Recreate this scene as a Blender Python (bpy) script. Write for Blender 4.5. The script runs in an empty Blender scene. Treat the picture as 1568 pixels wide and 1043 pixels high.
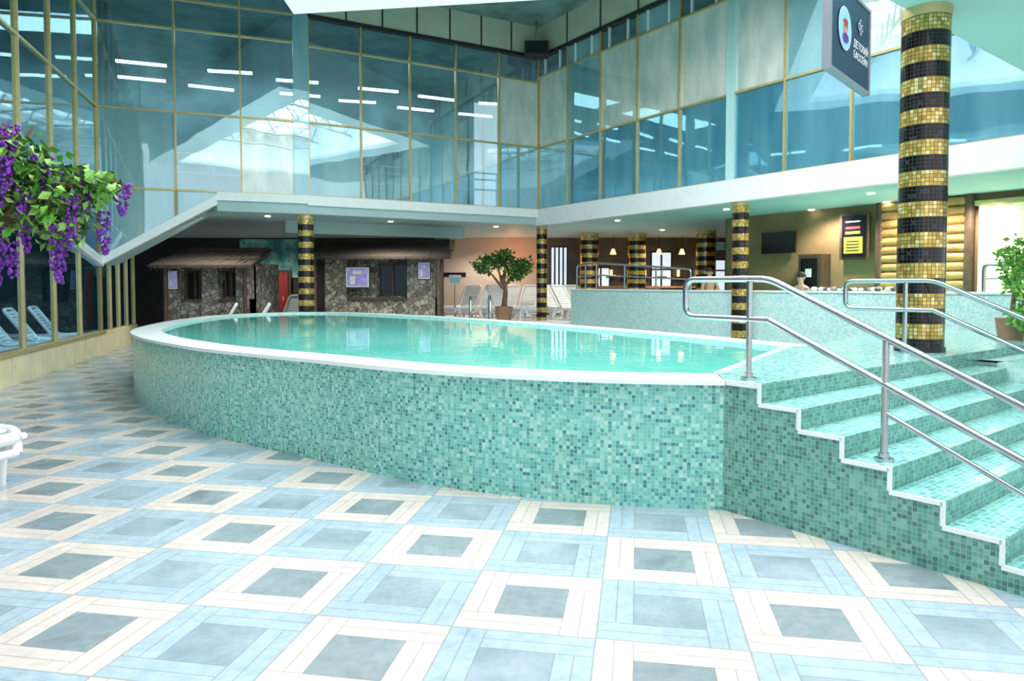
import bpy, math, random
from mathutils import Vector, Matrix
random.seed(7)
sc=bpy.context.scene
sc.view_settings.view_transform='Standard'

# ---------------------------------------------------------------- materials
class NT:
    def __init__(s,name):
        s.mat=bpy.data.materials.new(name); s.mat.use_nodes=True
        s.t=s.mat.node_tree; s.t.nodes.clear()
        s.out=s.n('ShaderNodeOutputMaterial')
    def n(s,typ,**k):
        nd=s.t.nodes.new(typ)
        for a,b in k.items(): setattr(nd,a,b)
        return nd
    def set(s,sock,val):
        if isinstance(val,bpy.types.NodeSocket): s.t.links.new(val,sock)
        else:
            try: sock.default_value=val
            except Exception: sock.default_value=val[:3]
    def m(s,op,a,b=0.0,c=None):
        nd=s.n('ShaderNodeMath',operation=op)
        s.set(nd.inputs[0],a); s.set(nd.inputs[1],b)
        if c is not None: s.set(nd.inputs[2],c)
        return nd.outputs[0]
    def v(s,op,a,b=None,out=0):
        nd=s.n('ShaderNodeVectorMath',operation=op)
        s.set(nd.inputs[0],a)
        if b is not None: s.set(nd.inputs[1],b)
        return nd.outputs[out]
    def mix(s,f,a,b,bt='MIX'):
        nd=s.n('ShaderNodeMix',data_type='RGBA',blend_type=bt)
        s.set(nd.inputs[0],f); s.set(nd.inputs[6],a); s.set(nd.inputs[7],b)
        return nd.outputs[2]
    def coord(s,which='Object'):
        return s.n('ShaderNodeTexCoord').outputs[which]
    def noise(s,vec,scale,detail=3,out='Fac'):
        nd=s.n('ShaderNodeTexNoise'); s.set(nd.inputs['Vector'],vec)
        nd.inputs['Scale'].default_value=scale; nd.inputs['Detail'].default_value=detail
        return nd.outputs[out]
    def ramp(s,fac,stops,interp='LINEAR'):
        nd=s.n('ShaderNodeValToRGB'); cr=nd.color_ramp; cr.interpolation=interp
        while len(cr.elements)<len(stops): cr.elements.new(.5)
        for e,(p,c) in zip(cr.elements,stops): e.position=p; e.color=C(c)
        s.set(nd.inputs[0],fac); return nd.outputs[0]
    def bsdf(s,color,rough=.5,metal=0,emis=None,estr=0,spec=.5,coat=0,normal=None,trans=0,ior=None):
        b=s.n('ShaderNodeBsdfPrincipled')
        s.set(b.inputs['Base Color'],color); s.set(b.inputs['Roughness'],rough)
        s.set(b.inputs['Metallic'],metal); b.inputs['Specular IOR Level'].default_value=spec
        b.inputs['Coat Weight'].default_value=coat; b.inputs['Coat Roughness'].default_value=.03
        b.inputs['Transmission Weight'].default_value=trans
        if emis is not None:
            s.set(b.inputs['Emission Color'],emis); b.inputs['Emission Strength'].default_value=estr
        if normal is not None: s.set(b.inputs['Normal'],normal)
        return b.outputs[0]
    def fin(s,sh):
        s.t.links.new(sh,s.out.inputs[0]); return s.mat
def C(c): return tuple(c)+(1,) if len(c)==3 else c

def simple(name,col,rough=.5,metal=0,var=.08,scale=6,emis=None,estr=0,coat=0,bump=0):
    t=NT(name); co=t.coord()
    nz=t.noise(co,scale)
    d=tuple(max(0,x*(1-var)) for x in col); l=tuple(min(1,x*(1+var)) for x in col)
    cc=t.ramp(nz,[(.3,d),(.7,l)])
    nrm=None
    if bump:
        b=t.n('ShaderNodeBump'); b.inputs['Strength'].default_value=bump
        t.set(b.inputs['Height'],nz); nrm=b.outputs[0]
    return t.fin(t.bsdf(cc,rough,metal,C(emis) if emis else None,estr,coat=coat,normal=nrm))

def grid(t,uv,size):
    sc_=t.v('SCALE',uv); 
    nd=sc_.node; nd.inputs['Scale'].default_value=1.0/size
    fl=t.v('FLOOR',sc_); fr=t.v('FRACTION',sc_)
    sx=t.n('ShaderNodeSeparateXYZ'); t.set(sx.inputs[0],fr)
    ax=t.m('ABSOLUTE',t.m('SUBTRACT',sx.outputs[0],.5)); ay=t.m('ABSOLUTE',t.m('SUBTRACT',sx.outputs[1],.5))
    g=t.m('GREATER_THAN',t.m('MAXIMUM',ax,ay),.44)
    wn=t.n('ShaderNodeTexWhiteNoise',noise_dimensions='3D'); t.set(wn.inputs['Vector'],fl)
    return wn.outputs['Value'],g
def mosaic(name,stops,grout,size=.028,rough=.18,haze=.06):
    t=NT(name); uv=t.coord('UV')
    w,g=grid(t,uv,size)
    col=t.ramp(w,stops,'CONSTANT')
    big=t.noise(uv,1.3,2)
    col=t.mix(t.m('MULTIPLY',big,haze),col,C((.75,.92,.88)))
    col=t.mix(g,col,C(grout))
    return t.fin(t.bsdf(col,t.m('ADD',t.m('MULTIPLY',g,.4),rough),coat=.15))
M={}
M['mos']=mosaic('pool_mosaic_green',[(0,(.17,.55,.46)),(.2,(.11,.45,.39)),(.38,(.29,.67,.57)),(.54,(.05,.31,.30)),(.66,(.15,.54,.50)),(.8,(.36,.70,.61)),(.89,(.02,.20,.23)),(.95,(.46,.76,.68))],(.38,.60,.53))
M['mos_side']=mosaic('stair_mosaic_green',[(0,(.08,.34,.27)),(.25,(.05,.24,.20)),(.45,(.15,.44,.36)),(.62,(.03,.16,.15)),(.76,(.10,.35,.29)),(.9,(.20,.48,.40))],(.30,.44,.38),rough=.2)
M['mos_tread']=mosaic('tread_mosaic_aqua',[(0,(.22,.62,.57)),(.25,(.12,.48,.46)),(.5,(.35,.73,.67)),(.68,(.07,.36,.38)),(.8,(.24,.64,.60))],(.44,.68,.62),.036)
M['mos_light']=mosaic('pool_mosaic_light',[(0,(.50,.84,.80)),(.3,(.62,.90,.86)),(.6,(.40,.78,.74)),(.85,(.68,.92,.89))],(.68,.86,.82),.04)
def colmat():
    t=NT('column_mosaic_black_gold'); uv=t.coord('UV')
    w,g=grid(t,uv,.038)
    s=t.n('ShaderNodeSeparateXYZ'); t.set(s.inputs[0],uv)
    f=t.m('FRACT',t.m('DIVIDE',s.outputs[1],.304))
    gold=t.m('GREATER_THAN',f,.5)
    gc=t.ramp(w,[(0,(.55,.37,.08)),(.4,(.72,.53,.15)),(.7,(.42,.28,.05)),(.85,(.85,.70,.32))],'CONSTANT')
    bc=t.ramp(w,[(0,(.002,.002,.003)),(.7,(.006,.006,.008)),(.93,(.03,.03,.04))],'CONSTANT')
    c=t.mix(gold,bc,gc); c=t.mix(g,c,C((.05,.04,.03)))
    return t.fin(t.bsdf(c,.16,t.m('MULTIPLY',gold,.5),coat=.2,spec=.35))
M['col']=colmat()
def floormat():
    t=NT('floor_tiles_pattern'); co=t.coord('Object')
    S=.672; P0=(.495,3.86); a=math.radians(9.85)
    p=t.v('SUBTRACT',co,(P0[0],P0[1],0))
    i=t.m('DIVIDE',t.v('DOT_PRODUCT',p,(math.cos(a),-math.sin(a),0),out=1),S)
    j=t.m('DIVIDE',t.v('DOT_PRODUCT',p,(math.sin(a),math.cos(a),0),out=1),S)
    fi=t.m('FLOOR',i); fj=t.m('FLOOR',j); x=t.m('FRACT',i); y=t.m('FRACT',j)
    chk=t.m('FLOORED_MODULO',t.m('ADD',fi,fj),2.0)
    ex=t.m('MINIMUM',x,t.m('SUBTRACT',1,x)); ey=t.m('MINIMUM',y,t.m('SUBTRACT',1,y))
    mm=t.m('MINIMUM',ex,ey)
    ring=t.m('LESS_THAN',mm,.25)
    bot=t.m('MULTIPLY',t.m('LESS_THAN',y,.25),t.m('LESS_THAN',x,.75))
    top=t.m('MULTIPLY',t.m('GREATER_THAN',y,.75),t.m('GREATER_THAN',x,.25))
    horiz=t.m('MAXIMUM',bot,top)
    def near(v,q,wd=.005): return t.m('LESS_THAN',t.m('ABSOLUTE',t.m('SUBTRACT',v,q)),wd)
    jh=t.m('MAXIMUM',near(ey,.125),near(ey,.25)); jv=t.m('MAXIMUM',near(ex,.125),near(ex,.25))
    jt=t.m('ADD',t.m('MULTIPLY',horiz,jh),t.m('MULTIPLY',t.m('SUBTRACT',1,horiz),jv))
    jt=t.m('MULTIPLY',jt,t.m('LESS_THAN',mm,.256))
    jp=t.m('MULTIPLY',near(x,.75),t.m('LESS_THAN',y,.25)); jq=t.m('MULTIPLY',near(x,.25),t.m('GREATER_THAN',y,.75))
    jr=t.m('MULTIPLY',near(y,.25),t.m('LESS_THAN',x,.25)); js=t.m('MULTIPLY',near(y,.75),t.m('GREATER_THAN',x,.75))
    for q in (jp,jq,jr,js,t.m('LESS_THAN',mm,.007),near(mm,.25)): jt=t.m('MAXIMUM',jt,q)
    jt=t.m('MINIMUM',jt,1)
    nz=t.noise(co,9,4); nb=t.noise(co,3.2,8); nf=t.noise(co,26,6)
    beige=t.ramp(nz,[(.3,(.61,.545,.475)),(.7,(.69,.63,.565))])
    blue=t.ramp(nz,[(.3,(.33,.44,.51)),(.7,(.42,.52,.58))])
    gb=t.ramp(nb,[(.3,(.17,.22,.235)),(.48,(.26,.315,.33)),(.56,(.22,.285,.30)),(.75,(.34,.39,.40))])
    gb2=t.ramp(nb,[(.3,(.22,.29,.33)),(.5,(.29,.37,.41)),(.7,(.35,.43,.47))])
    rc=t.mix(chk,beige,blue); ic=t.mix(chk,gb,gb2)
    c=t.mix(ring,ic,rc)
    c=t.mix(.5,c,t.ramp(nf,[(.3,(.78,.78,.78)),(.6,(1,1,1))]),'MULTIPLY')
    c=t.mix(t.m('MULTIPLY',jt,.5),c,C((.18,.18,.18)))
    dirt=t.ramp(t.noise(co,.9,6),[(.33,(.82,.84,.85)),(.58,(1,1,1))])
    c=t.mix(1.0,c,dirt,'MULTIPLY')
    return t.fin(t.bsdf(c,t.ramp(nb,[(.3,(.18,.18,.18)),(.7,(.30,.30,.30))])))
M['floor']=floormat()
def watermat(name,c1,c2):
    t=NT(name); co=t.coord('Object')
    nz=t.noise(co,1.6,2); w,g=grid(t,co,.12)
    c=t.ramp(nz,[(.3,c1),(.7,c2)])
    c=t.mix(t.m('MULTIPLY',w,.12),c,C((.65,.92,.88)))
    c=t.mix(t.m('MULTIPLY',g,.10),c,C((.7,.92,.88)))
    b=t.n('ShaderNodeBump'); b.inputs['Strength'].default_value=.05; b.inputs['Distance'].default_value=.05
    t.set(b.inputs['Height'],t.noise(co,3.0,2))
    return t.fin(t.bsdf(c,.04,normal=b.outputs[0],spec=.4))
M['water']=watermat('pool_water',(.10,.64,.53),(.17,.72,.61))
def glassmat(name,tr,gl,fac,rough=.02):
    t=NT(name)
    a=t.n('ShaderNodeBsdfTransparent'); a.inputs[0].default_value=C(tr)
    g=t.n('ShaderNodeBsdfGlossy'); g.inputs[0].default_value=C(gl); g.inputs[1].default_value=rough
    b=t.n('ShaderNodeBump'); b.inputs['Strength'].default_value=.03; b.inputs['Distance'].default_value=.1
    t.set(b.inputs['Height'],t.noise(t.coord(),.7,2)); t.t.links.new(b.outputs[0],g.inputs['Normal'])
    mx=t.n('ShaderNodeMixShader'); mx.inputs[0].default_value=fac
    t.t.links.new(a.outputs[0],mx.inputs[1]); t.t.links.new(g.outputs[0],mx.inputs[2])
    return t.fin(mx.outputs[0])
M['glass']=glassmat('tinted_glass',(.48,.70,.76),(.50,.66,.70),.5)
M['glass_dark']=glassmat('tinted_glass_dark',(.30,.46,.54),(.34,.48,.54),.5)
M['glass_low']=glassmat('tinted_glass_ground',(.45,.68,.80),(.30,.50,.62),.35)
def filmmat(name,c1,c2,gl,fac,sx=(1,1,.25),scale=1.5,rot=(0,0,0)):
    t=NT(name); co=t.coord('Object')
    mp=t.n('ShaderNodeMapping'); mp.inputs['Scale'].default_value=sx; mp.inputs['Rotation'].default_value=rot; t.set(mp.inputs[0],co)
    c=t.ramp(t.noise(mp.outputs[0],scale,5),[(.35,c1),(.5,tuple((x+y)/2 for x,y in zip(c1,c2))),(.65,c2)])
    d=t.bsdf(c,.5)
    g=t.n('ShaderNodeBsdfGlossy'); g.inputs[0].default_value=C(gl); g.inputs[1].default_value=.02
    b=t.n('ShaderNodeBump'); b.inputs['Strength'].default_value=.04; b.inputs['Distance'].default_value=.1
    t.set(b.inputs['Height'],t.noise(co,.7,2)); t.t.links.new(b.outputs[0],g.inputs['Normal'])
    mx=t.n('ShaderNodeMixShader'); mx.inputs[0].default_value=fac
    t.t.links.new(d,mx.inputs[1]); t.t.links.new(g.outputs[0],mx.inputs[2])
    return t.fin(mx.outputs[0])
M['pblue']=filmmat('blue_glass_pane',(.04,.24,.37),(.14,.43,.56),(.45,.66,.76),.38)
M['pblue2']=filmmat('light_blue_glass_pane',(.22,.48,.57),(.40,.66,.72),(.5,.7,.75),.35)
M['pmilk']=filmmat('curtained_glass_pane',(.62,.72,.68),(1,.98,.88),(.65,.8,.8),.25,(1.6,1.6,.5),1.7,(.35,.25,0))
M['pteal']=simple('teal_bulkhead',(.47,.74,.72),.5,0,.05,1)
M['gold']=simple('gold_mullion',(.62,.48,.22),.35,.4)
M['white']=simple('white_paint',(.90,.93,.93),.4,0,.03)
M['frame_glow']=simple('skylight_frame_added_glow',(.92,.96,.96),.4,0,.02,2,emis=(.93,.98,1),estr=.6)  # emission added so the skylight frame's underside looks bright white
M['rimw']=simple('white_rim_tile',(.86,.93,.92),.3,0,.04)
M['soffit']=simple('soffit_paint',(.42,.56,.57),.6,0,.05,1)
M['beige']=simple('beige_panel',(.62,.62,.50),.5,0,.08,2)
M['conc']=simple('concrete_ceiling',(.22,.33,.31),.8,0,.35,1.5,bump=.3)
M['plinth']=simple('plinth_beige',(.82,.74,.47),.5,0,.1,3)
M['steel']=simple('stainless_steel',(.50,.52,.54),.2,1.0,.04)
M['plastic']=simple('white_plastic',(.85,.87,.88),.35,0,.02)
M['dark']=simple('dark_wall',(.03,.025,.025),.7,0,.2,2)
M['greyb']=simple('grey_brown_cafe_wall',(.10,.085,.075),.6,0,.3,1.5)
M['brown']=simple('brown_wall',(.26,.17,.08),.7,0,.15,2)
M['navy']=simple('navy_room_wall',(.05,.16,.22),.6,0,.2,1)
M['room']=simple('upper_room_wall',(.26,.40,.44),.6,0,.6,.7)
M['black']=simple('black_gloss',(.01,.01,.012),.15,0,.1)
M['wood']=simple('dark_wood',(.09,.05,.028),.6,0,.3,8)
M['log']=simple('orange_log',(.52,.25,.08),.45,0,.25,5)
M['thatch']=simple('thatch_straw',(.060,.047,.038),.95,0,.5,30)
M['pink']=simple('peach_wall',(.55,.45,.38),.7,0,.06,2)
M['red']=simple('red_door_paint',(.30,.03,.03),.4)
M['cream']=simple('cream_curtain',(.85,.78,.55),.8,0,.06,5,emis=(.9,.8,.5),estr=.35)
M['signblue']=simple('navy_sign_face',(.018,.035,.10),.3)
M['signedge']=simple('sign_edge_grey',(.25,.28,.32),.5,0,.03)
M['purplep']=simple('purple_poster',(.25,.22,.50),.4,0,.5,9,emis=(.35,.32,.65),estr=.35)
M['yellow']=simple('yellow_print',(.55,.50,.06),.5)
M['redp']=simple('red_print',(.5,.03,.05),.5)
M['leaf']=simple('leaf_green',(.10,.32,.03),.5,0,.5,14)
M['leaf2']=simple('leaf_light_green',(.25,.48,.09),.5,0,.4,14)
M['leafd']=simple('leaf_dark_green',(.05,.13,.03),.6,0,.5,14)
M['violet']=simple('wisteria_violet',(.17,.03,.34),.6,0,.5,25)
M['bark']=simple('tree_bark',(.20,.12,.07),.8,0,.4,20,bump=.4)
M['pot']=simple('clay_pot',(.35,.20,.12),.7)
M['skin']=simple('skin_tone',(.62,.36,.25),.5,0,.04)
M['hair']=simple('dark_hair',(.03,.02,.015),.7)
M['tube']=simple('fluorescent_tube',(1,1,1),.5,emis=(1,1,1),estr=7)
M['lampw']=simple('downlight_glow',(1,.9,.7),.5,emis=(1,.85,.6),estr=12)
M['warm']=simple('added_warm_glow',(1,.7,.3),.5,emis=(1,.55,.15),estr=4)
M['daywin']=simple('daylight_window_glow',(.7,.85,.95),.5,0,.4,1.5,emis=(.75,.88,1),estr=.85)
M['cyan']=simple('icon_light_blue',(.35,.70,.85),.5)
def stonemat():
    t=NT('hut_stone'); co=t.coord()
    v=t.n('ShaderNodeTexVoronoi',feature='F1'); t.set(v.inputs['Vector'],co); v.inputs['Scale'].default_value=7
    e=t.n('ShaderNodeTexVoronoi',feature='DISTANCE_TO_EDGE'); t.set(e.inputs['Vector'],co); e.inputs['Scale'].default_value=7
    s=t.n('ShaderNodeSeparateColor'); t.set(s.inputs[0],v.outputs['Color'])
    c=t.ramp(s.outputs[0],[(0,(.15,.13,.10)),(.5,(.28,.26,.21)),(1,(.46,.44,.38))])
    c=t.mix(t.m('LESS_THAN',e.outputs['Distance'],.05),c,C((.07,.065,.055)))
    return t.fin(t.bsdf(c,.85))
M['stone']=stonemat()
def mural():
    t=NT('mural_sea'); co=t.coord()
    c=t.ramp(t.noise(co,2.2,5),[(.3,(.02,.09,.11)),(.5,(.12,.45,.44)),(.62,(.35,.65,.58)),(.75,(.04,.14,.17))])
    return t.fin(t.bsdf(c,.6))
M['mural']=mural()

# ---------------------------------------------------------------- mesh builder
def V3(p,z=None): return Vector((p[0],p[1],p[2] if z is None else z))
class MB:
    def __init__(s): s.v=[];s.f=[];s.m=[];s.uv=[];s.sm=[];s.mats=[]
    def mi(s,k):
        mt=M[k]
        if mt not in s.mats: s.mats.append(mt)
        return s.mats.index(mt)
    def add(s,vs,fs,mat,uvs=None,smooth=False):
        o=len(s.v); s.v+= [tuple(p) for p in vs]; i=s.mi(mat)
        for k,f in enumerate(fs):
            s.f.append([o+q for q in f]); s.m.append(i); s.uv.append(uvs[k] if uvs else None); s.sm.append(smooth)
    def quad(s,pts,mat,uv=None): s.add(pts,[list(range(len(pts)))],mat,[uv] if uv else None)
    def box(s,p0,p1,mat):
        x0,y0,z0=p0;x1,y1,z1=p1
        s.prism([(x0,y0),(x1,y0),(x1,y1),(x0,y1)],z0,z1,mat)
    def prism(s,poly,z0,z1,mat,top=None):
        n=len(poly)
        vs=[(p[0],p[1],z0) for p in poly]+[(p[0],p[1],z1) for p in poly]
        fs=[[i,(i+1)%n,n+(i+1)%n,n+i] for i in range(n)]+[list(range(n))[::-1]]
        s.add(vs,fs,mat); s.quad([(p[0],p[1],z1) for p in poly],top or mat)
    def wall(s,p,q,z0,z1,th,mat,off=0,ext=0,za=None,zb=None):
        p=Vector(p[:2]);q=Vector(q[:2]); d=(q-p).normalized(); n=Vector((-d.y,d.x))
        p=p-d*ext+n*off; q=q+d*ext+n*off; h=n*th/2
        c=[p-h,q-h,q+h,p+h]
        zl=[z0,z0 if za is None else za,z0 if za is None else za,z0]; zt=[z1,z1 if zb is None else zb,z1 if zb is None else zb,z1]
        vs=[(c[i].x,c[i].y,zl[i]) for i in range(4)]+[(c[i].x,c[i].y,zt[i]) for i in range(4)]
        s.add(vs,[[0,1,5,4],[1,2,6,5],[2,3,7,6],[3,0,4,7],[3,2,1,0],[4,5,6,7]],mat)
    def tube(s,pts,r,mat,seg=8,closed=False):
        pts=[Vector(p) for p in pts]; n=len(pts); rs=r if isinstance(r,(list,tuple)) else [r]*n
        vs=[];up=None
        for i,p in enumerate(pts):
            if closed: d=(pts[(i+1)%n]-pts[i-1])
            else: d=(pts[min(i+1,n-1)]-pts[max(i-1,0)])
            d.normalize()
            if up is None: up=Vector((0,0,1)) if abs(d.z)<.9 else Vector((1,0,0))
            a=d.cross(up)
            if a.length<1e-4: a=d.orthogonal()
            a.normalize(); b=a.cross(d).normalized(); up=b
            for k in range(seg):
                t=2*math.pi*k/seg; vs.append(p+(a*math.cos(t)+b*math.sin(t))*rs[min(i,len(rs)-1)])
        fs=[]
        for i in range(n if closed else n-1):
            j=(i+1)%n
            for k in range(seg):
                fs.append([i*seg+k,i*seg+(k+1)%seg,j*seg+(k+1)%seg,j*seg+k])
        s.add(vs,fs,mat,None,True)
        if not closed:
            s.add(vs[:seg],[list(range(seg))],mat); s.add(vs[-seg:],[list(range(seg))[::-1]],mat)
    def cyl(s,x,y,z0,z1,r,mat,seg=32,r2=None):
        r2=r if r2 is None else r2
        vs=[];fs=[];uv=[]
        for k in range(seg):
            t=2*math.pi*k/seg; vs.append((x+r*math.cos(t),y+r*math.sin(t),z0))
        for k in range(seg):
            t=2*math.pi*k/seg; vs.append((x+r2*math.cos(t),y+r2*math.sin(t),z1))
        L=2*math.pi*r/seg
        for k in range(seg):
            fs.append([k,(k+1)%seg,seg+(k+1)%seg,seg+k]); uv.append([(k*L,z0),((k+1)*L,z0),((k+1)*L,z1),(k*L,z1)])
        s.add(vs,fs,mat,uv,True)
        s.add(vs[:seg],[list(range(seg))[::-1]],mat); s.add(vs[seg:],[list(range(seg))],mat)
    def leaf(s,p,size,mat,droop=0):
        d=Vector((random.gauss(0,1),random.gauss(0,1),random.gauss(0,.6)-droop)).normalized()
        a=d.cross(Vector((random.random(),random.random(),random.random()+.1))).normalized()*size*.32
        p=Vector(p); u=d.cross(a).normalized()*size*.12
        s.add([p,p+d*size*.5+a+u,p+d*size,p+d*size*.5-a+u,p+d*size*.5],[[0,1,4],[1,2,4],[2,3,4],[3,0,4]],mat)
    def blob(s,c,r,mat,n=6,m=4,sz=1):
        vs=[];fs=[]
        for i in range(m+1):
            ph=math.pi*i/m
            for k in range(n):
                t=2*math.pi*k/n; vs.append((c[0]+r*math.sin(ph)*math.cos(t),c[1]+r*math.sin(ph)*math.sin(t),c[2]+r*sz*math.cos(ph)))
        for i in range(m):
            for k in range(n): fs.append([i*n+k,(i+1)*n+k,(i+1)*n+(k+1)%n,i*n+(k+1)%n])
        s.add(vs,fs,mat,None,True)
    def build(s,name,parent=None,loc=(0,0,0),rot=0):
        me=bpy.data.meshes.new(name); me.from_pydata(s.v,[],s.f)
        for m_ in s.mats: me.materials.append(m_)
        uvl=me.uv_layers.new(name='UVMap')
        for i,p in enumerate(me.polygons):
            p.material_index=s.m[i]; p.use_smooth=s.sm[i]
            if s.uv[i]:
                for k,li in enumerate(p.loop_indices): uvl.data[li].uv=s.uv[i][k]
            else:
                n=p.normal
                for li in p.loop_indices:
                    co=me.vertices[me.loops[li].vertex_index].co
                    if abs(n.z)>.7: uvl.data[li].uv=(co.x*W.x+co.y*W.y,co.x*D.x+co.y*D.y)
                    else:
                        L=math.hypot(n.x,n.y) or 1; uvl.data[li].uv=((-n.y*co.x+n.x*co.y)/L,co.z)
        ob=bpy.data.objects.new(name,me); sc.collection.objects.link(ob)
        ob.location=loc; ob.rotation_euler=(0,0,rot)
        if parent: ob.parent=parent
        return ob

# ---------------------------------------------------------------- plan points
A=Vector((1.5,5.06)); D=Vector((.62,-.783)).normalized(); W=Vector((.783,.62)).normalized()
L0=Vector((-9.75,17.0)); L1=Vector((-5.25,18.7)); K=Vector((.82,22.1))
DR=Vector((.548,-.836)); R=K+DR*22
LN=Vector((-8.05,11.3)); dl=(LN-L0).normalized(); LEND=L0+dl*23.5
ZS0,ZS1,ZM,ZT,ZC=3.45,3.92,5.8,8.5,9.4

# floor
b=MB(); b.quad([(-17,-7,0),(22,-7,0),(22,31,0),(-17,31,0)],'floor'); b.build('floor')

# ceiling with skylight opening
b=MB(); H=[(-4.7,15.7),(5.6,14.2),(7.5,-1),(-3.9,-1)]; O=[(-17,31),(22,31),(22,-7),(-17,-7)]
for i in range(4):
    j=(i+1)%4
    b.quad([(*O[i],ZC),(*O[j],ZC),(*H[j],ZC),(*H[i],ZC)],'conc')
b.build('ceiling')
b=MB()
HI=[(-3.6,14.6),(4.6,13.4),(6.4,.1),(-2.9,.1)]
for i in range(4):
    j=(i+1)%4
    b.quad([(*H[i],7.44),(*H[j],7.44),(*H[j],ZC+.05),(*H[i],ZC+.05)],'white')
    b.quad([(*H[i],7.44),(*H[j],7.44),(*HI[j],7.44),(*HI[i],7.44)],'frame_glow')
    b.quad([(*HI[i],7.44),(*HI[j],7.44),(*HI[j],7.6),(*HI[i],7.6)],'white')
for k in range(1,9):
    t=k/9; p=Vector(H[0]).lerp(Vector(H[1]),t); q=Vector(H[3]).lerp(Vector(H[2]),t); b.wall(p,q,9.2,9.4,.08,'white')
    p=Vector(H[0]).lerp(Vector(H[3]),t); q=Vector(H[1]).lerp(Vector(H[2]),t); b.wall(p,q,9.21,9.39,.08,'white')
for k in range(1,6):
    t=k/6; p=Vector(H[0]).lerp(Vector(H[3]),t); q=Vector(H[1]).lerp(Vector(H[2]),t)
    b.tube([V3(p,8.5),V3(q,8.5)],.05,'steel',6); n_=12
    for i in range(n_):
        a_=p.lerp(q,i/n_); c_=p.lerp(q,(i+.5)/n_); e_=p.lerp(q,(i+1)/n_)
        b.tube([V3(a_,9.2),V3(c_,8.5),V3(e_,9.2)],.03,'steel',5)
b.build('skylight_frame')

# slab (second storey floor) with white edge band
b=MB()
MP=L0.lerp(L1,.541)
poly=[MP,L1,K,R,Vector((22,3.7)),Vector((22,31)),Vector((-14,31)),Vector((-14,20)),Vector((-8.5,19.5))]
b.prism([tuple(p) for p in poly],ZS0,ZS1-.02,'soffit')
b.wall(L1,K,ZS0+.22,ZS1,.16,'white',ext=.05); b.wall(MP,L1,ZS0+.26,ZS1,.16,'white'); b.wall(K,R,ZS0-.02,ZS1,.2,'white',ext=.1)
b.build('upper_floor_slab')
# sloping stair beam
b=MB(); b.wall(L0,MP,2.05,2.25,.25,'white',za=3.6,zb=3.85)
b.wall(L0,LN,2.05,2.25,.2,'white',za=3.1,zb=3.3)
b.quad([V3(L0,2.1),V3(MP,3.65),V3(MP+Vector((-.5,1.6)),3.65),V3(L0+Vector((-.5,1.6)),2.1)],'soffit')
b.build('trim_1')
# teal canopy over the steps
b=MB(); cp=[Vector((3.25,6.75)),Vector((8.6,10.95))]; cq=[cp[1]+D*3.6,cp[0]+D*3.6]
b.prism([tuple(p) for p in (cp+cq)],4.36,4.66,'pteal'); 
for p in cq: b.tube([V3(p+W*(.3 if p is cq[1] else -.3)-D*.3,4.6),V3(p+W*(.3 if p is cq[1] else -.3)-D*.3,ZC)],.03,'steel')
b.build('steps_canopy')

# facades
def facade(name,P,Q,bands,divs,mat,mull='gold',w=.045,skipdiag=None):
    b=MB(); P=Vector(P);Q=Vector(Q); n=len(divs)-1
    for z in sorted({z for bb in bands for z in bb[:2]}): b.wall(P,Q,z-w/2,z+w/2,.09,mull)
    for t in divs:
        p=P.lerp(Q,t); d=(Q-P).normalized()*w/2; b.wall(p-d,p+d,bands[0][0],bands[-1][1],.1,mull)
    for (z0,z1,mk) in bands:
        for i in range(n):
            p=P.lerp(Q,divs[i]);q=P.lerp(Q,divs[i+1]); mm=mk(i) if callable(mk) else mk
            b.quad([V3(p,z0),V3(q,z0),V3(q,z1),V3(p,z1)],mm)
    return b,name
def ev(n): return [i/n for i in range(n+1)]
b,n=facade('window_1',L0,L1,[(ZS1,ZM,lambda i:['pblue2','glass','pmilk','glass'][i]),(ZM,7.8,'glass'),(7.8,ZT,'glass_dark'),(ZT,ZC,'glass_dark')],[0,.35,.66,.94,1],None)
b.quad([V3(L0,2.2),V3(MP,3.8),V3(L0.lerp(L1,.541),ZS1),V3(L0,ZS1)],'pblue2')
b.wall(L1-Vector((.35,.13)),L1,ZS1,ZC,.14,'pblue2')
p=L0.lerp(L1,.35); b.wall(p-Vector((.03,0)),p+Vector((.03,0)),3.2,ZS1,.1,'gold')
b.build(n)
b,n=facade('window_2',L1,K,[(ZS1,ZM,lambda i:'glass' if i%2 else 'pblue2'),(ZM,7.75,lambda i:'pmilk' if i==4 else 'glass'),(7.75,ZT,'glass_dark')],ev(5),None); b.build(n)
nr=int(22/1.45)
b,n=facade('window_3',K,K+DR*1.45*nr,[(ZS1,ZM,lambda i:'pblue2' if i<1 else 'pblue'),(ZM,7.9,lambda i:'pmilk' if i%5!=1 else 'pblue2'),(7.9,ZT,lambda i:'pblue2' if i%2 else 'glass_dark')],ev(nr),None)
for k in range(28):
    p=K+DR*(.36+k*.725); b.wall(p-DR*.02,p+DR*.02,7.9,ZT,.09,'white')
p=K+DR*1.45*5.05; b.wall(p-DR*.1,p+DR*.12,ZS1,ZT,.12,'pteal')
b.build(n)
b,n=facade('window_4',L0,LEND,[(.5,3.3,'glass_low'),(3.3,ZM,'glass'),(ZM,7.8,'glass'),(7.8,ZC,'glass')],ev(14),None)
b.wall(L0,LEND,0,.5,.2,'plinth'); b.wall(L0,LEND,.47,.53,.26,'gold')
for k in range(29): 
    p=L0.lerp(LEND,k/28); b.wall(p-dl*.02,p+dl*.02,.02,.47,.215,'beige')
b.build(n)
b,n=facade('window_5',L0,L0-dl*3.6,[(.5,3.3,'glass_dark')],ev(4),None); b.wall(L0,L0-dl*3.6,0,.5,.2,'plinth'); b.build(n)

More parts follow.
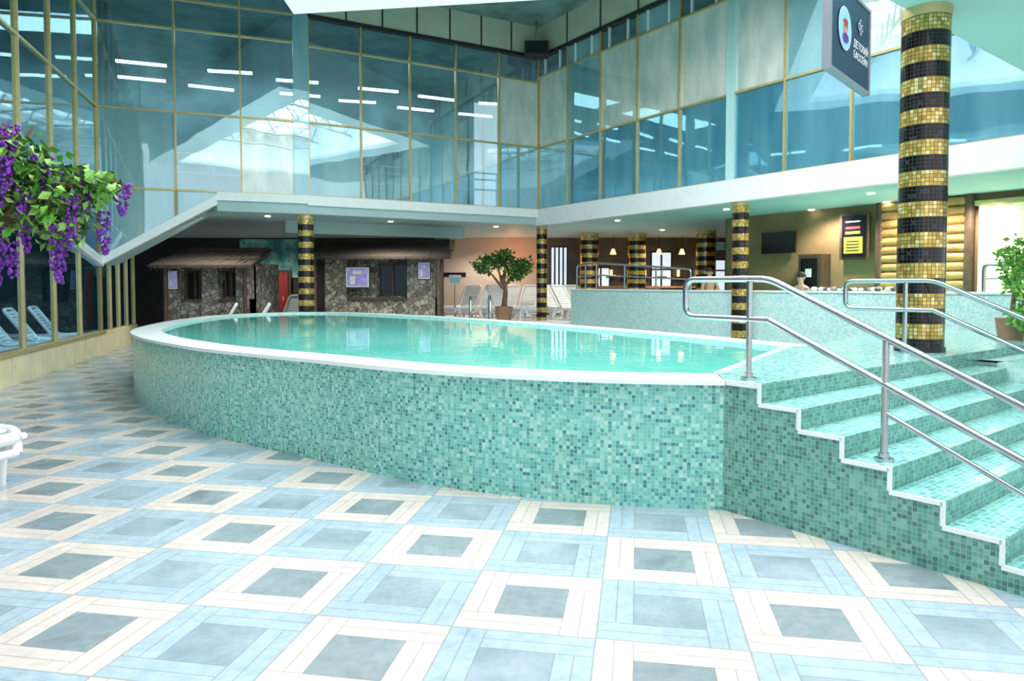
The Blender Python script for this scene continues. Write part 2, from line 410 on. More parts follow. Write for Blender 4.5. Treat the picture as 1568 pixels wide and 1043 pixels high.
# parapets
b=MB()
for (P,Q,c) in ((L1,K,7),(K,R,15)):
    b.wall(P,Q,ZT,ZC,.1,'beige')
    for k in range(c+1):
        p=P.lerp(Q,k/c); d=(Q-P).normalized()*.02; b.wall(p-d,p+d,ZT,ZC,.14,'dark')
    b.wall(P,Q,ZT-.05,ZT+.05,.16,'dark')
b.build('trim_2')

# upper storey rooms behind glass
b=MB()
nl=Vector((-.49,.87)); 
b.wall(L1+nl*4.5-Vector((6,3)),K+nl*4.5,ZS1,ZC,.1,'room'); b.wall(L0+Vector((-1,4)),L1+Vector((-2,4)),ZS1,ZC,.1,'room')
b.wall(Vector((-15,-7)),Vector((-15,31)),0,ZC,.1,'navy')
b.build('wall_left')
b=MB(); nrn=Vector((.836,.548)); b.wall(K+nrn*4,R+nrn*4,ZS1,ZC,.1,'room'); b.build('wall_right')
b=MB()
random.seed(3)
for k in range(6):
    p=L0.lerp(K,(k+.3)/6)+nl*1.5; 
    for o in (0,1.6):
        q=p+nl*o+Vector((random.uniform(-.3,.3),0)); b.wall(q,q+Vector((1.1,random.uniform(.2,.6))),7.3,7.36,.1,'tube')
for k in range(8):
    q=K+DR*(1.5+k*2.2)+nrn*2; b.wall(q,q+DR*1.3,6.9,6.98,.12,'tube')
for k in range(4):
    q=Vector((-12,6+k*3)); b.wall(q,q+Vector((-.4,1.3)),7.3,7.38,.12,'tube')
b.build('ceiling_strip_lights')
b=MB()
for (P,Q,n_,cnt) in ((L1+Vector((-5.5,-1.6)),K,nl,22),(K,R,nrn,40)):
    for z in (4.5,4.8,5.0): b.tube([V3(P+n_*.5,z),V3(Q+n_*.5,z)],.025,'white',6)
    for k in range(cnt//2):
        p=P.lerp(Q,k/(cnt//2))+n_*.5; b.tube([V3(p,ZS1),V3(p,5.0)],.02,'white',6)
b.build('gallery_railing')

# lower storey back walls
b=MB(); b.wall((-17,28.2),(-3,28.2),0,ZS0,.2,'dark'); b.wall((-3,28.15),(1.25,28.15),0,ZS0,.2,'pink'); b.wall((1.25,28.2),(9.5,28.2),0,ZS0,.2,'greyb')
b.quad([(-10.6,28.05,1.9),(-8.3,28.05,1.9),(-8.3,28.05,3.4),(-10.6,28.05,3.4)],'mural')
b.box((-3,28.0,1.95),(-1.8,28.06,2.1),'black')
b.build('wall_back')
b=MB(); b.wall((6.03,20.0),(8.9,28.2),0,ZS0,.2,'brown'); b.wall((6.03,20.0),(12.6,9.98),0,ZS0,.2,'brown'); b.build('wall_side')
def window_bright(name,x0,x1,z0,z1,n,Y=28.0,mid=()):
    b=MB(); b.quad([(x0,Y,z0),(x1,Y,z0),(x1,Y,z1),(x0,Y,z1)],'daywin')
    for k in range(n+1):
        x=x0+(x1-x0)*k/n; b.box((x-.03,Y-.08,z0),(x+.03,Y-.02,z1),'dark')
    for f in mid: z=z0+(z1-z0)*f; b.box((x0,Y-.07,z-.03),(x1,Y-.03,z+.03),'dark')
    b.box((x0,Y-.08,z0-.04),(x1,Y-.02,z0+.03),'dark'); b.box((x0,Y-.08,z1-.03),(x1,Y-.02,z1+.04),'dark')
    b.build(name)
window_bright('window_6',1.5,2.15,1.0,3.1,4); window_bright('window_7',5.4,6.2,1.2,2.9,2,mid=(.6,)); window_bright('window_8',7.15,8.3,1.2,2.6,2,mid=(.7,)); window_bright('window_9',3.1,3.8,1.3,2.3,2)
b=MB(); b.box((2.9,26.9,0),(7.6,27.4,1.5),'wood'); b.box((2.8,26.8,1.5),(7.7,27.5,1.58),'log')
for k in range(7): b.box((3.0+k*.65,27.85,1.9),(3.4+k*.65,28.05,1.95),'wood'); b.cyl(3.2+k*.65,27.9,1.95,2.2,.05,'warm' if k%2 else 'cyan',10)
b.build('bar_counter')
b=MB()
for k in range(6): x=2.9+k*.85; b.tube([(x,26.7,ZS0),(x,26.7,2.95)],.01,'black',5); b.cyl(x,26.7,2.75,2.95,.12,'warm',12,.05)
b.build('added_warm_lamps')  # hanging lamps added to bring warm light into the rear area
b=MB(); b.box((7.3,26.6,2.85),(7.9,26.7,3.25),'signblue'); b.box((7.35,26.57,2.9),(7.85,26.6,3.2),'cyan'); b.tube([(7.6,26.65,3.25),(7.6,26.65,ZS0)],.02,'steel'); b.build('information_screen')
b=MB(); b.box((-10.2,27.95,0),(-8.6,28.08,2.2),'wood'); b.box((-10.1,27.9,.05),(-8.7,27.95,2.1),'red'); b.box((-8.9,27.86,1.0),(-8.85,27.9,1.2),'gold'); b.box((-9.7,27.86,1.4),(-9.3,27.9,1.8),'white'); b.build('door_1')
b=MB(); b.cyl(-1.9,24.0,0.5,1.7,.03,'steel',12); b.cyl(-1.9,24.0,0.5,.54,.2,'steel',20); b.box((-2.1,23.95,1.65),(-1.7,23.99,1.95),'white'); b.box((-2.06,23.93,1.69),(-1.74,23.95,1.86),'cyan'); b.build('standing_sign')

# log wall, door curtain, poster, tv
def rp(Y,off=0):
    return Vector((19.12-.656*Y,Y))-nrn*off
b=MB()
z=.1
while z<ZS0-.05:
    a=rp(16.3,.16); c=rp(14.75,.16); b.tube([V3(a,z),V3(c,z)],.1,'log',10); z+=.19
for Y in (16.3,14.75): p=rp(Y,.18); b.cyl(p.x,p.y,0,ZS0,.1,'wood',12)
b.build('log_wall_panel')
b=MB(); 
pts=[]
for k in range(41):
    p=rp(14.6-k*.07,.2+.05*math.sin(k*1.7)); pts.append(p)
for i in range(40): b.quad([V3(pts[i],.1),V3(pts[i+1],.1),V3(pts[i+1],3.2),V3(pts[i],3.2)],'cream')
b.wall(rp(14.65,.15),rp(11.7,.15),3.2,3.3,.2,'gold')
b.build('curtain')
b=MB(); b.wall(rp(18.93,.2),rp(18.1,.2),2.42,2.96,.06,'black'); b.wall(rp(18.9,.24),rp(18.13,.24),2.45,2.93,.01,'black'); b.wall(rp(18.6,.13),rp(18.4,.13),2.6,2.8,.14,'dark'); b.build('wall_television')
b=MB(); b.wall(rp(17.1,.2),rp(16.5,.2),2.2,3.28,.05,'wood'); b.wall(rp(17.04,.24),rp(16.56,.24),2.26,3.22,.02,'black')
b.wall(rp(16.99,.255),rp(16.61,.255),2.34,2.72,.01,'yellow')
for z,m_ in ((2.79,'yellow'),(2.9,'redp'),(3.06,'white')): b.wall(rp(16.96,.255),rp(16.66,.255),z,z+(.03 if m_=='white' else .06),.01,m_)
for z in (2.40,2.47,2.54,2.61): b.wall(rp(16.94,.262),rp(16.68,.262),z,z+.022,.01,'dark')
b.build('poster')
b=MB(); b.wall(rp(17.85,.3),rp(17.35,.3),1.3,2.35,.4,'wood'); b.wall(rp(17.78,.51),rp(17.42,.51),1.45,2.25,.03,'black'); b.wall(rp(17.66,.54),rp(17.54,.54),1.8,2.0,.03,'white')
b.build('wall_cabinet')

# columns
def column(x,y,z0,z1,r,cap=True):
    b=MB(); b.cyl(x,y,z0,z1,r,'col')
    if cap: b.cyl(x,y,z1-.1,z1-.001,r*1.03,'gold'); 
    b.cyl(x,y,z0,z0+.05,r*1.06,'black')
    b.build('mosaic_column')
column(4.16,7.32,.93,4.36,.222)
column(-5.42,18.95,0,ZS0,.205); column(.93,22.5,.0,ZS0,.165); column(5.04,15.9,0,ZS0,.18)
for x,y in ((2.75,25.6),(4.5,26.0),(6.6,24.5)): column(x,y,0,ZS0,.33)

# ---------------------------------------------------------------- main pool
ctrl=[(1.5,5.06),(.78,5.16),(.22,5.32),(-.32,5.53),(-.99,5.91),(-1.81,6.54),(-3.09,7.49),(-3.97,8.34),(-4.84,9.36),(-5.6,10.6),(-6.15,12.2),(-6.55,14.2),(-6.6,16.2),(-5.9,17.7),(-4.6,18.1),(-3.2,17.2),(-1.17,15.2),(1.05,12.1),(2.4,9.9),(3.35,8.0)]
def cr(pts,n=6):
    out=[]; P=[Vector(p) for p in pts]
    for i in range(len(P)-1):
        p0=P[max(i-1,0)];p1=P[i];p2=P[i+1];p3=P[min(i+2,len(P)-1)]
        for k in range(n):
            t=k/n; out.append(.5*((2*p1)+(-p0+p2)*t+(2*p0-5*p1+4*p2-p3)*t*t+(-p0+3*p1-3*p2+p3)*t**3))
    out.append(P[-1]); return out
OL=cr(ctrl)
def inset(pl,w):
    out=[]
    for i,p in enumerate(pl):
        d=(pl[min(i+1,len(pl)-1)]-pl[max(i-1,0)]).normalized(); out.append(p+Vector((d.y,-d.x))*w)
    return out
RIMW=.38; IN=inset(OL,RIMW); OV=inset(OL,-.03)
b=MB(); s=0; ZR=.93
for i in range(len(OL)-1):
    p,q=OL[i],OL[i+1]; L=(q-p).length
    b.add([V3(p,0),V3(q,0),V3(q,ZR-.03),V3(p,ZR-.03)],[[0,1,2,3]],'mos',[[(s,0),(s+L,0),(s+L,ZR-.03),(s,ZR-.03)]])
    a,c=OV[i],OV[i+1]; e,f=IN[i],IN[i+1]
    b.quad([V3(a,ZR-.035),V3(c,ZR-.035),V3(c,ZR),V3(a,ZR)],'rimw')
    b.quad([V3(a,ZR),V3(c,ZR),V3(f,ZR),V3(e,ZR)],'rimw')
    b.quad([V3(a,ZR-.035),V3(p,ZR-.035),V3(q,ZR-.035),V3(c,ZR-.035)],'rimw')
    b.quad([V3(e,ZR),V3(f,ZR),V3(f,.3),V3(e,.3)],'mos_light')
    s+=L
b.build('main_pool_wall')
b=MB(); b.quad([V3(p,.895) for p in IN],'water'); b.build('main_pool_water')

# landing
n1=A+D*.28
PC=Vector((3.35,8.0))
land=[IN[0]+Vector((.02,-.0)),A,n1,n1+W*7.6,Vector((6.2,11.3)),PC,IN[-1]]
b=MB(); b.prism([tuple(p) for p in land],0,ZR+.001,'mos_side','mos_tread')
b.wall(A,n1,ZR-.03,ZR+.004,.03,'rimw'); 
b.wall(IN[0]+(IN[-1]-IN[0])*.02,IN[-1],ZR-.04,ZR+.006,.06,'rimw')
b.build('pool_landing')
# stairs
b=MB(); rz=ZR/7; WID=3.75
for k in range(1,7):
    d0=.28+(k-1)*.288; d1=d0+.288; z=ZR-rz*k
    p=A+D*d0; q=A+D*d1
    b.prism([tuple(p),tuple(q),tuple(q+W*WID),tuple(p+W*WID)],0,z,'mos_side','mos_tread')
for k in range(0,7):
    d0=.28+(k-1)*.288 if k else 0; d1=.28+k*.288; z=ZR-rz*k
    p=A+D*d0;q=A+D*d1
    b.wall(p,q,z-.022,z+.003,.02,'rimw')
    b.wall(q-D*.011,q+D*.011,z-rz,z+.002,.02,'rimw')
    b.wall(q+D*.003+W*.012,q+D*.003+W*WID,z-rz,z-.001,.008,'mos_side')
b.build('pool_steps')
# side basin
b=MB(); s0=n1+W*(WID+.03)
bp=[s0,s0+D*2.6,s0+D*2.6+W*4,s0+W*4]
for i in range(4): b.wall(bp[i],bp[(i+1)%4],0,.84,.2,'mos_light',off=.1)
b.quad([V3(p,.78) for p in bp],'water'); b.build('side_basin')

# raised pool
RW=[Vector((1.89,21.6)),Vector((8.36,11.7)),Vector((10.5,8.4))]
b=MB(); b.wall(RW[0],RW[2],0,1.45,.3,'mos_light'); b.wall(RW[0],RW[2],1.45,1.49,.36,'rimw',ext=.05)
b.wall(RW[0],RW[0]+nrn*3.4,0,1.45,.3,'mos_light'); b.wall(RW[0],RW[0]+nrn*3.4,1.45,1.49,.36,'rimw')
b.build('raised_pool')
b=MB(); b.quad([V3(RW[0]+nrn*.15,1.42),V3(RW[2]+nrn*.15,1.42),V3(RW[2]+nrn*2.4,1.42),V3(RW[0]+nrn*2.4,1.42)],'water'); b.build('raised_pool_water')

# ---------------------------------------------------------------- handrails
def P_(w,d,z): p=A+W*w+D*d; return (p.x,p.y,z)
def arc_path(pts,r=.08,n=4):
    out=[Vector(pts[0])]
    for i in range(1,len(pts)-1):
        p=Vector(pts[i]);a=(Vector(pts[i-1])-p);c=(Vector(pts[i+1])-p)
        rr=min(r,a.length*.45,c.length*.45); a.normalize();c.normalize()
        s_=p+a*rr;e=p+c*rr
        for k in range(n+1):
            t=k/n; out.append(s_.lerp(p,t).lerp(p.lerp(e,t),t))
    out.append(Vector(pts[-1])); return out
def handrail(w,dl_,dk,dend,posts):
    b=MB(); sl=.46; zt=1.645; zm=1.36
    path=[P_(w,dk,zm),P_(w,dl_,zm),P_(w,dl_,zt),P_(w,dk,zt),P_(w,dend,zt-sl*(dend-dk)),P_(w,dend,zm-sl*(dend-dk)),P_(w,dk,zm)]
    b.tube(arc_path(path),.024,'steel',10)
    b.tube([P_(w,posts[1],zm-.17-sl*(posts[1]-dk)),P_(w,dend-.02,zm-.17-sl*(dend-dk))],.016,'steel',8)
    for d in posts:
        k=0 if d<.28 else int((d-.28)/.288)+1
        z0=ZR-rz*k; top=zt-max(0,d-dk)*sl
        x,y,_=P_(w,d,0); b.cyl(x,y,z0,top-.02,.021,'steel',14); b.cyl(x,y,z0,z0+.02,.055,'steel',20); b.cyl(x,y,z0+.02,z0+.05,.032,'steel',16)
    b.build('handrail')
handrail(.153,-.46,.25,2.15,[.096,1.04,1.9]); handrail(3.1,-.7,.16,2.1,[-.1,1.0,1.9])
b=MB()
def RWp(t,z): p=RW[0]+DR*t; return (p.x,p.y,z)
b.tube(arc_path([RWp(.1,1.49),RWp(.1,2.2),RWp(1.0,2.25),RWp(4.6,2.0),RWp(4.6,1.49)]),.03,'steel'); b.tube([RWp(.1,1.85),RWp(1.0,1.9),RWp(4.6,1.75)],.02,'steel')
for t in (.5,1,2.2,3.4): b.tube([RWp(t,1.49),RWp(t,2.2 if t<1.1 else 2.25-(t-1)*.07)],.025,'steel')
b.build('pool_railing')
b=MB(); b.tube(arc_path([RWp(11.2,1.49),RWp(11.2,1.95),RWp(13,1.95),RWp(13,1.49)]),.03,'steel'); b.tube([RWp(12,1.49),RWp(12,1.95)],.025,'steel'); b.tube([RWp(11.2,1.72),RWp(13,1.72)],.02,'steel'); b.build('pool_railing')
b=MB()
for k in range(26):
    t=7.9+k*.1; p=RWp(t,0); rr=random.uniform(.04,.08); o=random.uniform(-.12,.12); b.blob((p[0]+nrn.x*o,p[1]+nrn.y*o,1.49+rr*.55),rr,'rimw' if k%3 else 'stone',7,5,.6)
b.build('rock_edging')
b=MB()
for x in (-1.0,-.55): b.tube(arc_path([(x,17.0,0),(x,17.0,1.35),(x+.05,16.6,1.35),(x+.05,16.4,1.0)],.15),.025,'steel')
b.build('pool_ladder')

# ---------------------------------------------------------------- huts
def thatch(b,x0,x1,ye,yr,ze,zr):
    n=int((x1-x0)/.045)
    b.add([(x0,ye,ze),(x1,ye,ze),(x1-.25,yr,zr),(x0+.25,yr,zr),(x0,ye,ze-.08),(x1,ye,ze-.08),(x1-.25,yr,zr-.2),(x0+.25,yr,zr-.2)],[[0,1,2,3],[4,5,6,7],[0,1,5,4],[1,2,6,5],[0,3,7,4]],'thatch')
    for k in range(n):
        x=x0+(x1-x0)*k/n
        for l in range(3):
            t=l*.33; y=ye+(yr-ye)*t; z=ze+(zr-ze)*t; xx=x+random.uniform(-.03,.03)
            dy=(yr-ye)*.4; dz=(zr-ze)*.4
            b.tube([(xx,y+dy,z+dz+.02),(xx+random.uniform(-.03,.03),y-.05,z-random.uniform(.02,.16))],[.018,.008],'thatch',4)
    b.tube([(x0+.2,yr,zr),(x1-.2,yr,zr)],.09,'thatch',8)
def hut(name,x0,x1,Y,zw,pill,eave,ridge,wins,posters):
    b=MB()
    b.box((x0,Y+.35,0),(x1,Y+.5,zw),'stone'); b.box((x0,Y,0),(x1,Y+.4,1.15),'stone'); b.box((x0,Y-.06,1.15),(x1,Y+.45,1.22),'wood')
    b.box((x0,Y+.4,0),(x0+.15,Y+2.5,zw),'stone'); b.box((x1-.15,Y+.4,0),(x1,Y+2.5,zw),'stone')
    for (a,c) in pill: b.box((a,Y-.08,0),(c,Y+.4,zw),'stone')
    for (a,c,z0,z1) in wins:
        b.box((a,Y+.28,z0),(c,Y+.34,z1),'black')
        for t in (a,(a+c)/2,c): b.box((t-.025,Y+.2,z0),(t+.025,Y+.3,z1),'wood')
        b.box((a,Y+.2,z1-.04),(c,Y+.3,z1+.03),'wood')
    for (a,c,z0,z1) in posters:
        b.box((a-.03,Y-.12,z0-.03),(c+.03,Y-.08,z1+.03),'wood'); b.box((a,Y-.14,z0),(c,Y-.11,z1),'white'); w_=c-a; h_=z1-z0
        b.box((a+w_*.06,Y-.15,z0+h_*.06),(c-w_*.06,Y-.135,z1-h_*.06),'purplep')
        b.box((a+w_*.3,Y-.16,z1-h_*.35),(c-w_*.3,Y-.145,z1-h_*.18),'white'); b.box((a+w_*.18,Y-.16,z0+h_*.15),(a+w_*.4,Y-.145,z0+h_*.55),'white')
    thatch(b,eave[0],eave[1],Y-.8,Y+1.2,eave[2],ridge)
    for x in (eave[0]+.3,eave[1]-.3): b.tube([(x,Y-.5,0),(x,Y-.5,eave[2]+.1)],.06,'wood')
    b.build(name)
hut('thatched_hut',-5.7,-2.35,22,2.5,[(-5.7,-5.05),(-3.2,-2.35)],(-6.2,-1.8,2.46),3.0,[(-4.1,-3.25,1.3,2.25)],[(-5.05,-4.35,1.55,2.15),(-2.85,-2.5,1.8,2.3)])
hut('thatched_hut',-9.4,-7.3,20,2.25,[(-9.6,-9.2),(-8.6,-8.15),(-7.65,-7.3)],(-9.7,-6.95,2.15),2.62,[(-9.15,-8.65,1.0,2.0),(-8.05,-7.7,1.3,2.0)],[(-9.5,-9.25,1.5,2.0)])
b=MB(); b.wall((-6.5,20.6),(-1.6,23.3),3.1,ZS0,.3,'soffit'); b.build('trim_3')

# ---------------------------------------------------------------- loungers
def lounger(loc,rot,ang=45,zs=.36):
    b=MB(); a=math.radians(ang); w=.32
    def B(x):
        return (.25+x*math.cos(a),zs+x*math.sin(a))
    for sgn in (-1,1):
        y=sgn*w
        b.tube(arc_path([(-1.0,y*.85,zs-.16),(-.94,y,zs),(.25,y,zs),(B(.8)[0],y,B(.8)[1]),(B(.86)[0],y*.75,B(.86)[1])],.08),.04,'plastic',8)
        for x in (-.72,.05,.62):
            b.tube(arc_path([(x-.12,y,zs-.01),(x-.03,y*1.02,zs-.1),(x,y*1.05,.0)],.05),[.055]+[.048]*5+[.034],'plastic',8)
            b.tube([(x-.3,y,zs-.03),(x-.15,y,zs-.1),(x-.02,y,zs-.26)],.028,'plastic',6)
        b.tube([(.25,y,zs-.03),(.75,y,zs-.03)],.03,'plastic',6)
    b.tube([(-1.0,-w*.85,zs-.16),(-1.0,w*.85,zs-.16)],.035,'plastic')
    b.tube([(-.97,-w*.9,zs-.05),(-.97,w*.9,zs-.05)],.05,'plastic')
    b.tube([(B(.86)[0],-w*.75,B(.86)[1]),(B(.86)[0],w*.75,B(.86)[1])],.035,'plastic')
    for k in range(14):
        x=-.88+k*.082; b.box((x,-w,zs-.012),(x+.062,w,zs+.012),'plastic')
    for k in range(9):
        s0=.03+k*.088; s1=s0+.068; p=B(s0);q=B(s1); t=.012
        b.add([(p[0],-w,p[1]),(q[0],-w,q[1]),(q[0],w,q[1]),(p[0],w,p[1]),(p[0]+t,-w,p[1]-t),(q[0]+t,-w,q[1]-t),(q[0]+t,w,q[1]-t),(p[0]+t,w,p[1]-t)],[[0,1,2,3],[7,6,5,4],[0,4,5,1],[3,2,6,7],[0,3,7,4],[1,5,6,2]],'plastic')
    b.build('sun_lounger',loc=loc,rot=rot)
lounger((-4.88,5.62,0),math.radians(160),30,.46)
for (x,y) in [(-9.85,13.6),(-10.25,15.0),(-10.65,16.4),(-11.1,17.9)]: lounger((x,y,0),math.radians(200),55)
b=MB(); b.box((-2.4,21.7,0),(2.6,26.5,.5),'white'); b.build('rear_deck')
for (x,y) in [(-1.7,25.0),(-1.0,25.0),(-.3,25.1),(.4,25.1),(1.1,25.2),(1.8,25.3)]: lounger((x,y,.5),math.radians(62),58)
for (x,y) in [(-.1,23.2),(1.55,23.6),(2.0,22.9)]: lounger((x,y,.5),math.radians(140),58)
for (x,y) in [(-8.7,24.4),(-7.7,24.4)]: lounger((x,y,.0),math.radians(70),60,.5)
for (x,y) in [(-7.9,18.7),(-7.1,18.9)]: lounger((x,y,.0),math.radians(20),60)

# ---------------------------------------------------------------- plants
def grow(b,center,rad,n,size,mats,sz=1,droop=0):
    for _ in range(n):
        d=Vector((random.gauss(0,1),random.gauss(0,1),random.gauss(0,1))).normalized()*rad*random.random()**.4
        b.leaf((center[0]+d.x,center[1]+d.y,center[2]+d.z*sz),size*random.uniform(.7,1.3),random.choice(mats),droop)
b=MB()
b.cyl(-4.15,4.6,0,.45,.24,'pot',24,.32)
b.tube([(-4.15,4.6,.4),(-4.05,4.85,1.2),(-3.75,5.0,1.75),(-3.6,5.0,2.3),(-3.5,5.0,2.7)],[.07,.06,.05,.04,.02],'bark')
ends=[(-3.3,5.0,2.7),(-3.0,5.1,2.45),(-2.72,5.0,2.32),(-3.35,4.8,2.2),(-3.15,5.2,2.1),(-3.6,5.1,2.6),(-3.0,4.9,2.15)]
for e in ends: b.tube([(-3.75,5.0,1.75),((-3.6+e[0])/2,5.0,(2.0+e[2])/2+.12),e],[.03,.02,.008],'bark',6)
for c,r,nn in [((-3.4,5.0,2.48),.24,220),((-3.12,5.05,2.3),.26,260),((-2.85,5.0,2.3),.16,100),((-3.45,5.0,2.15),.3,280),((-3.15,5.0,2.05),.22,170),((-3.65,5.0,2.5),.25,120)]:
    grow(b,c,r,nn,.085,['leaf','leaf2','leaf2','leaf','leafd'],.8,.5)
random.seed(11)
rac=[(-2.70,5.0,2.3,.22),(-2.88,5.1,2.12,.3),(-3.0,4.9,2.22,.36),(-3.15,5.0,2.4,.36),(-3.2,5.1,1.95,.34),(-3.3,4.9,2.25,.42),(-3.38,4.85,2.66,.4),(-3.45,5.05,2.35,.4),(-3.5,4.9,2.0,.4),(-3.46,5.0,2.72,.32),(-3.1,4.9,2.0,.38),(-3.25,5.0,2.5,.3),(-3.36,4.85,1.9,.26),(-2.95,5.0,2.38,.26),(-3.4,4.8,2.45,.34)]
for (x,y,z,L) in rac:
    m_=int(L*190)
    for k in range(m_):
        t=random.random(); r=.06*(1-t)**.6+.008
        a=random.random()*6.28; b.blob((x+r*math.cos(a)*random.random()**.5,y+r*math.sin(a)*random.random()**.5,z-t*L),random.uniform(.011,.018),'violet',5,3)
b.build('wisteria_tree')
b=MB(); b.cyl(-.25,22.3,.5,.95,.22,'pot',20,.28)
b.tube([(-.25,22.3,.9),(-.2,22.3,1.4),(-.28,22.3,1.9)],[.09,.07,.05],'bark')
for (x,z) in [(-.9,2.2),(-.2,2.45),(.35,2.2),(-.5,2.35),(.1,2.0)]:
    b.tube([(-.28,22.3,1.5),((x-.28)/2,22.3,(z+1.6)/2),(x,22.3,z)],[.05,.035,.02],'bark',6); grow(b,(x,22.3,z),.36,240,.13,['leafd','leafd','leaf'],.8)
b.build('ornamental_tree')
b=MB(); b.cyl(6.12,8.8,.932,1.2,.13,'pot',20,.17); b.tube([(6.12,8.8,1.15),(6.15,8.75,1.9)],[.03,.02],'bark')
for c,r,nn in [((6.15,8.7,1.95),.26,240),((6.0,8.55,1.7),.2,150),((6.15,8.5,1.45),.2,150),((5.98,8.45,1.25),.14,110),((6.1,8.45,1.12),.12,80)]: grow(b,c,r,nn,.075,['leaf2','leaf2','leaf'],1,.6)
b.build('ivy_plant')

# ---------------------------------------------------------------- hanging sign
sp=Vector((2.40,5.55)); sq=Vector((3.09,6.35)); sd=(sq-sp).normalized(); sn=Vector((sd.y,-sd.x))
b=MB(); b.wall(sp,sq,3.28,3.98,.05,'signblue'); 
for z in (3.27,3.97): b.wall(sp,sq,z-.012,z+.012,.065,'signedge')
for p in (sp,sq): b.wall(p-sd*.015,p+sd*.015,3.255,3.985,.066,'signedge')
for t in (.2,.8): p=sp.lerp(sq,t); b.tube([V3(p,3.98),V3(p,9.2)],.008,'steel',6)
cc=sp.lerp(sq,.32)+sn*.03; N=28
def disc(b,cen,z,r,mat,off,sx=1,sy=1):
    c=Vector((cen.x,cen.y))+sn*off
    b.quad([(c.x+sd.x*r*sx*math.cos(2*math.pi*k/N),c.y+sd.y*r*sx*math.cos(2*math.pi*k/N),z+r*sy*math.sin(2*math.pi*k/N)) for k in range(N)],mat)
disc(b,cc,3.64,.17,'white',.002); disc(b,cc,3.64,.16,'cyan',.004); disc(b,cc,3.65,.06,'skin',.007); disc(b,cc,3.69,.055,'redp',.008,1,.45); disc(b,cc,3.565,.075,'violet',.009,1,.5)
for e in (-.025,.025): disc(b,cc+sd*e,3.655,.01,'hair',.010)
ci=sp.lerp(sq,.72)+sn*.03
for k in range(4):
    c2=ci+sd*(.04*math.cos(k*1.57)); disc(b,c2,3.76+.035*math.sin(k*1.57),.03,'white',.003); disc(b,c2,3.76+.035*math.sin(k*1.57),.02,'signblue',.005)
sign=b.build('hanging_sign')
for i,(txt,z) in enumerate((('ДЕТСКИЙ',3.56),('БАССЕЙН',3.47))):
    cu=bpy.data.curves.new('lettering_%d'%i,'FONT'); cu.body=txt; cu.size=.085; cu.align_x='CENTER'; cu.extrude=.001; cu.materials.append(M['white'])
    o=bpy.data.objects.new('lettering_%d'%i,cu); sc.collection.objects.link(o)
    p=sp.lerp(sq,.73)+sn*.035; o.location=(p.x,p.y,z); o.rotation_euler=(math.pi/2,0,math.atan2(sd.y,sd.x)); o.parent=sign
b=MB(); p=K+Vector((-.1,-.6)); b.box((p.x-.35,p.y-.25,8.35),(p.x+.35,p.y+.2,8.75),'dark'); b.box((p.x-.28,p.y-.27,8.4),(p.x+.28,p.y-.25,8.7),'black'); b.tube([(p.x,p.y,8.75),(p.x,p.y,ZC)],.03,'steel'); b.build('ceiling_speaker')

# ---------------------------------------------------------------- people (seated in raised pool)
def person(loc,rot,hairm):
    J=[((0,0,.0),.13),((0,0,.2),.12),((0,0,.42),.145),((0,0,.52),.10),((0,.01,.6),.05),((0,.02,.66),.07),((0,.025,.74),.085),((0,.02,.82),.06),
       ((.17,0,.5),.06),((.26,.06,.26),.045),((.2,.26,.12),.035),((.17,.34,.1),.035),
       ((-.17,0,.5),.06),((-.26,.06,.26),.045),((-.2,.26,.12),.035),((-.17,.34,.1),.035),
       ((.1,.08,-.02),.09),((.13,.45,.0),.062),((.13,.48,-.38),.045),((.13,.6,-.42),.035),
       ((-.1,.08,-.02),.09),((-.13,.45,.0),.062),((-.13,.48,-.38),.045),((-.13,.6,-.42),.035)]
    E=[(0,1),(1,2),(2,3),(3,4),(4,5),(5,6),(6,7),(3,8),(8,9),(9,10),(10,11),(3,12),(12,13),(13,14),(14,15),(0,16),(16,17),(17,18),(18,19),(0,20),(20,21),(21,22),(22,23)]
    me=bpy.data.meshes.new('person'); me.from_pydata([j[0] for j in J],E,[]); me.materials.append(M['skin'])
    o=bpy.data.objects.new('person',me); sc.collection.objects.link(o)
    sk=o.modifiers.new('Skin','SKIN')
    for i,j in enumerate(J):
        sv=me.skin_vertices[0].data[i]; sv.radius=(j[1],j[1]*.9); sv.use_root=(i==0)
    ss=o.modifiers.new('Sub','SUBSURF'); ss.levels=2; ss.render_levels=2
    o.location=loc; o.rotation_euler=(0,0,rot)
    h=MB(); h.blob((0,-.01,.785),.1,hairm,14,10,.95); h.build('hair',o)
    h=MB()
    for s_ in (-1,1): h.blob((s_*.032,.1,.745),.013,'hair',8,6); h.blob((s_*.088,.02,.735),.02,'skin',8,6,1.5)
    h.blob((0,.113,.72),.014,'skin',8,6,1.3); h.blob((0,.098,.685),.018,'redp',8,6,.35); h.build('face',o)
    for s_ in (-1,1):
        for k in range(5):
            h=MB(); h.tube([(s_*.17+(k-2)*.014,.35,.1),(s_*.17+(k-2)*.02,.40,.095),(s_*.17+(k-2)*.021,.43-.006*abs(k-2),.08)],[.009,.008,.006],'skin',6); h.build('finger',o)
person((5.1,18.6,1.2),math.radians(200),'hair'); person((6.6,16.4,1.03),math.radians(120),'hair'); person((8.35,14.1,1.02),math.radians(160),'redp')

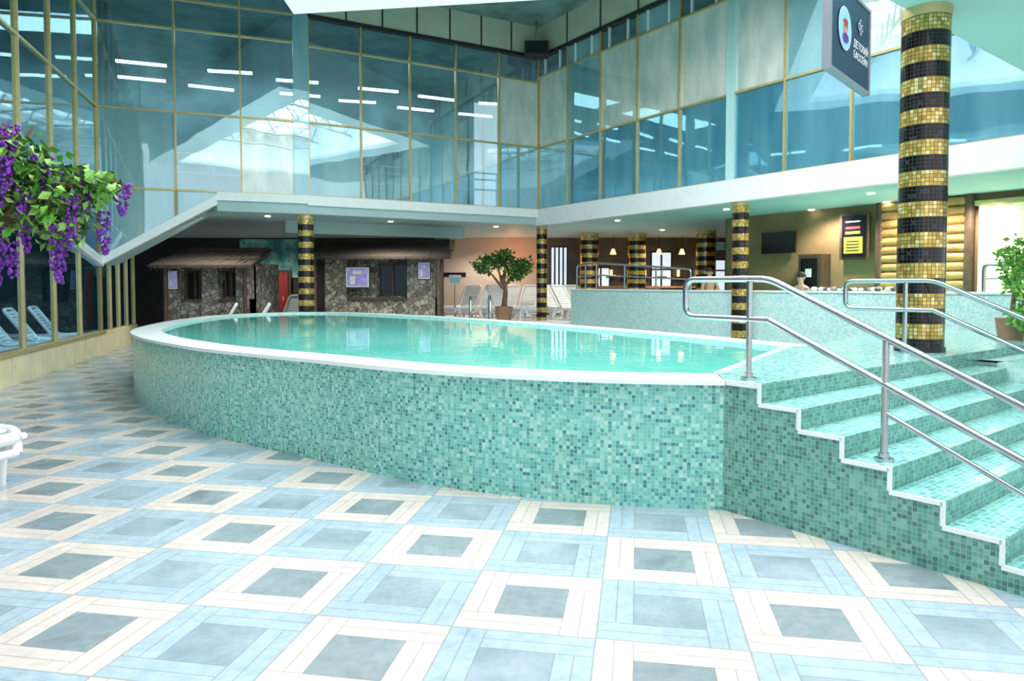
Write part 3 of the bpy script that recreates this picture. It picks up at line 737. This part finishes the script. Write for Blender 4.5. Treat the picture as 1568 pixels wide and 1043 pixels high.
# ---------------------------------------------------------------- downlights and added fill lamps
b=MB()
dls=[(-6.5,19.2),(-3.5,20.8),(-.5,22.6),(3,20.5),(5.2,17.5),(7.2,14.5),(9.2,11.6),(1,25.5),(5,24),(9.3,15),(8.3,16),(7.3,17.6)]
for x,y in dls: b.cyl(x,y,ZS0-.02,ZS0-.002,.07,'lampw',16)
b.build('ceiling_downlights')
def spot(loc,e,col):
    l=bpy.data.lights.new('lamp','SPOT'); l.energy=e; l.color=col; l.shadow_soft_size=.12; l.spot_size=math.radians(150); l.spot_blend=.6
    o=bpy.data.objects.new('downlight_and_fill_lamp',l); sc.collection.objects.link(o); o.location=loc
for x,y in [(-3.5,20.6),(-8,18.9),(3,23.5),(5.5,25.5),(7.3,16.8),(9,14.0),(-1,26.5),(8.4,15.2),(-9.3,26.0)]: spot((x,y,3.38),270,(1,.92,.8))
for y in (13.5,17): spot((-10.6,y,3.3),220,(.8,.93,1))  # lamps added in the left room so its loungers show through the glass
l=bpy.data.lights.new('lamp','POINT'); l.energy=35; l.color=(1,.35,.12); l.shadow_soft_size=.15
o=bpy.data.objects.new('accent_lamp',l); sc.collection.objects.link(o); o.location=(.1,27,2.6)
def area(name,loc,rot,sx,sy,e,col):
    l=bpy.data.lights.new(name,'AREA'); l.shape='RECTANGLE'; l.size=sx; l.size_y=sy; l.energy=e; l.color=col
    o=bpy.data.objects.new(name,l); sc.collection.objects.link(o); o.location=loc; o.rotation_euler=rot
area('skylight_daylight',(1.2,6.5,9.6),(0,0,0),9.5,13,2650,(.98,.985,1))
for (p,rz_) in ((L0.lerp(K,.25)+nl*1.8,.4),(L0.lerp(K,.75)+nl*2.0,.5)): area('gallery_light',(p.x,p.y,8.3),(0,0,rz_),4.5,1.5,160,(.92,.98,1))

# world
w=bpy.data.worlds.new('World'); sc.world=w; w.use_nodes=True
bg=w.node_tree.nodes['Background']; bg.inputs[0].default_value=(.91,.955,1,1); bg.inputs[1].default_value=1.5

# camera
cam=bpy.data.cameras.new('Camera'); cam.lens=25.255; cam.sensor_width=36; cam.shift_y=-.0269; cam.clip_end=200
co=bpy.data.objects.new('Camera',cam); sc.collection.objects.link(co); co.location=(0,0,1.6); co.rotation_euler=(math.radians(90-2.197),0,0)
sc.camera=co
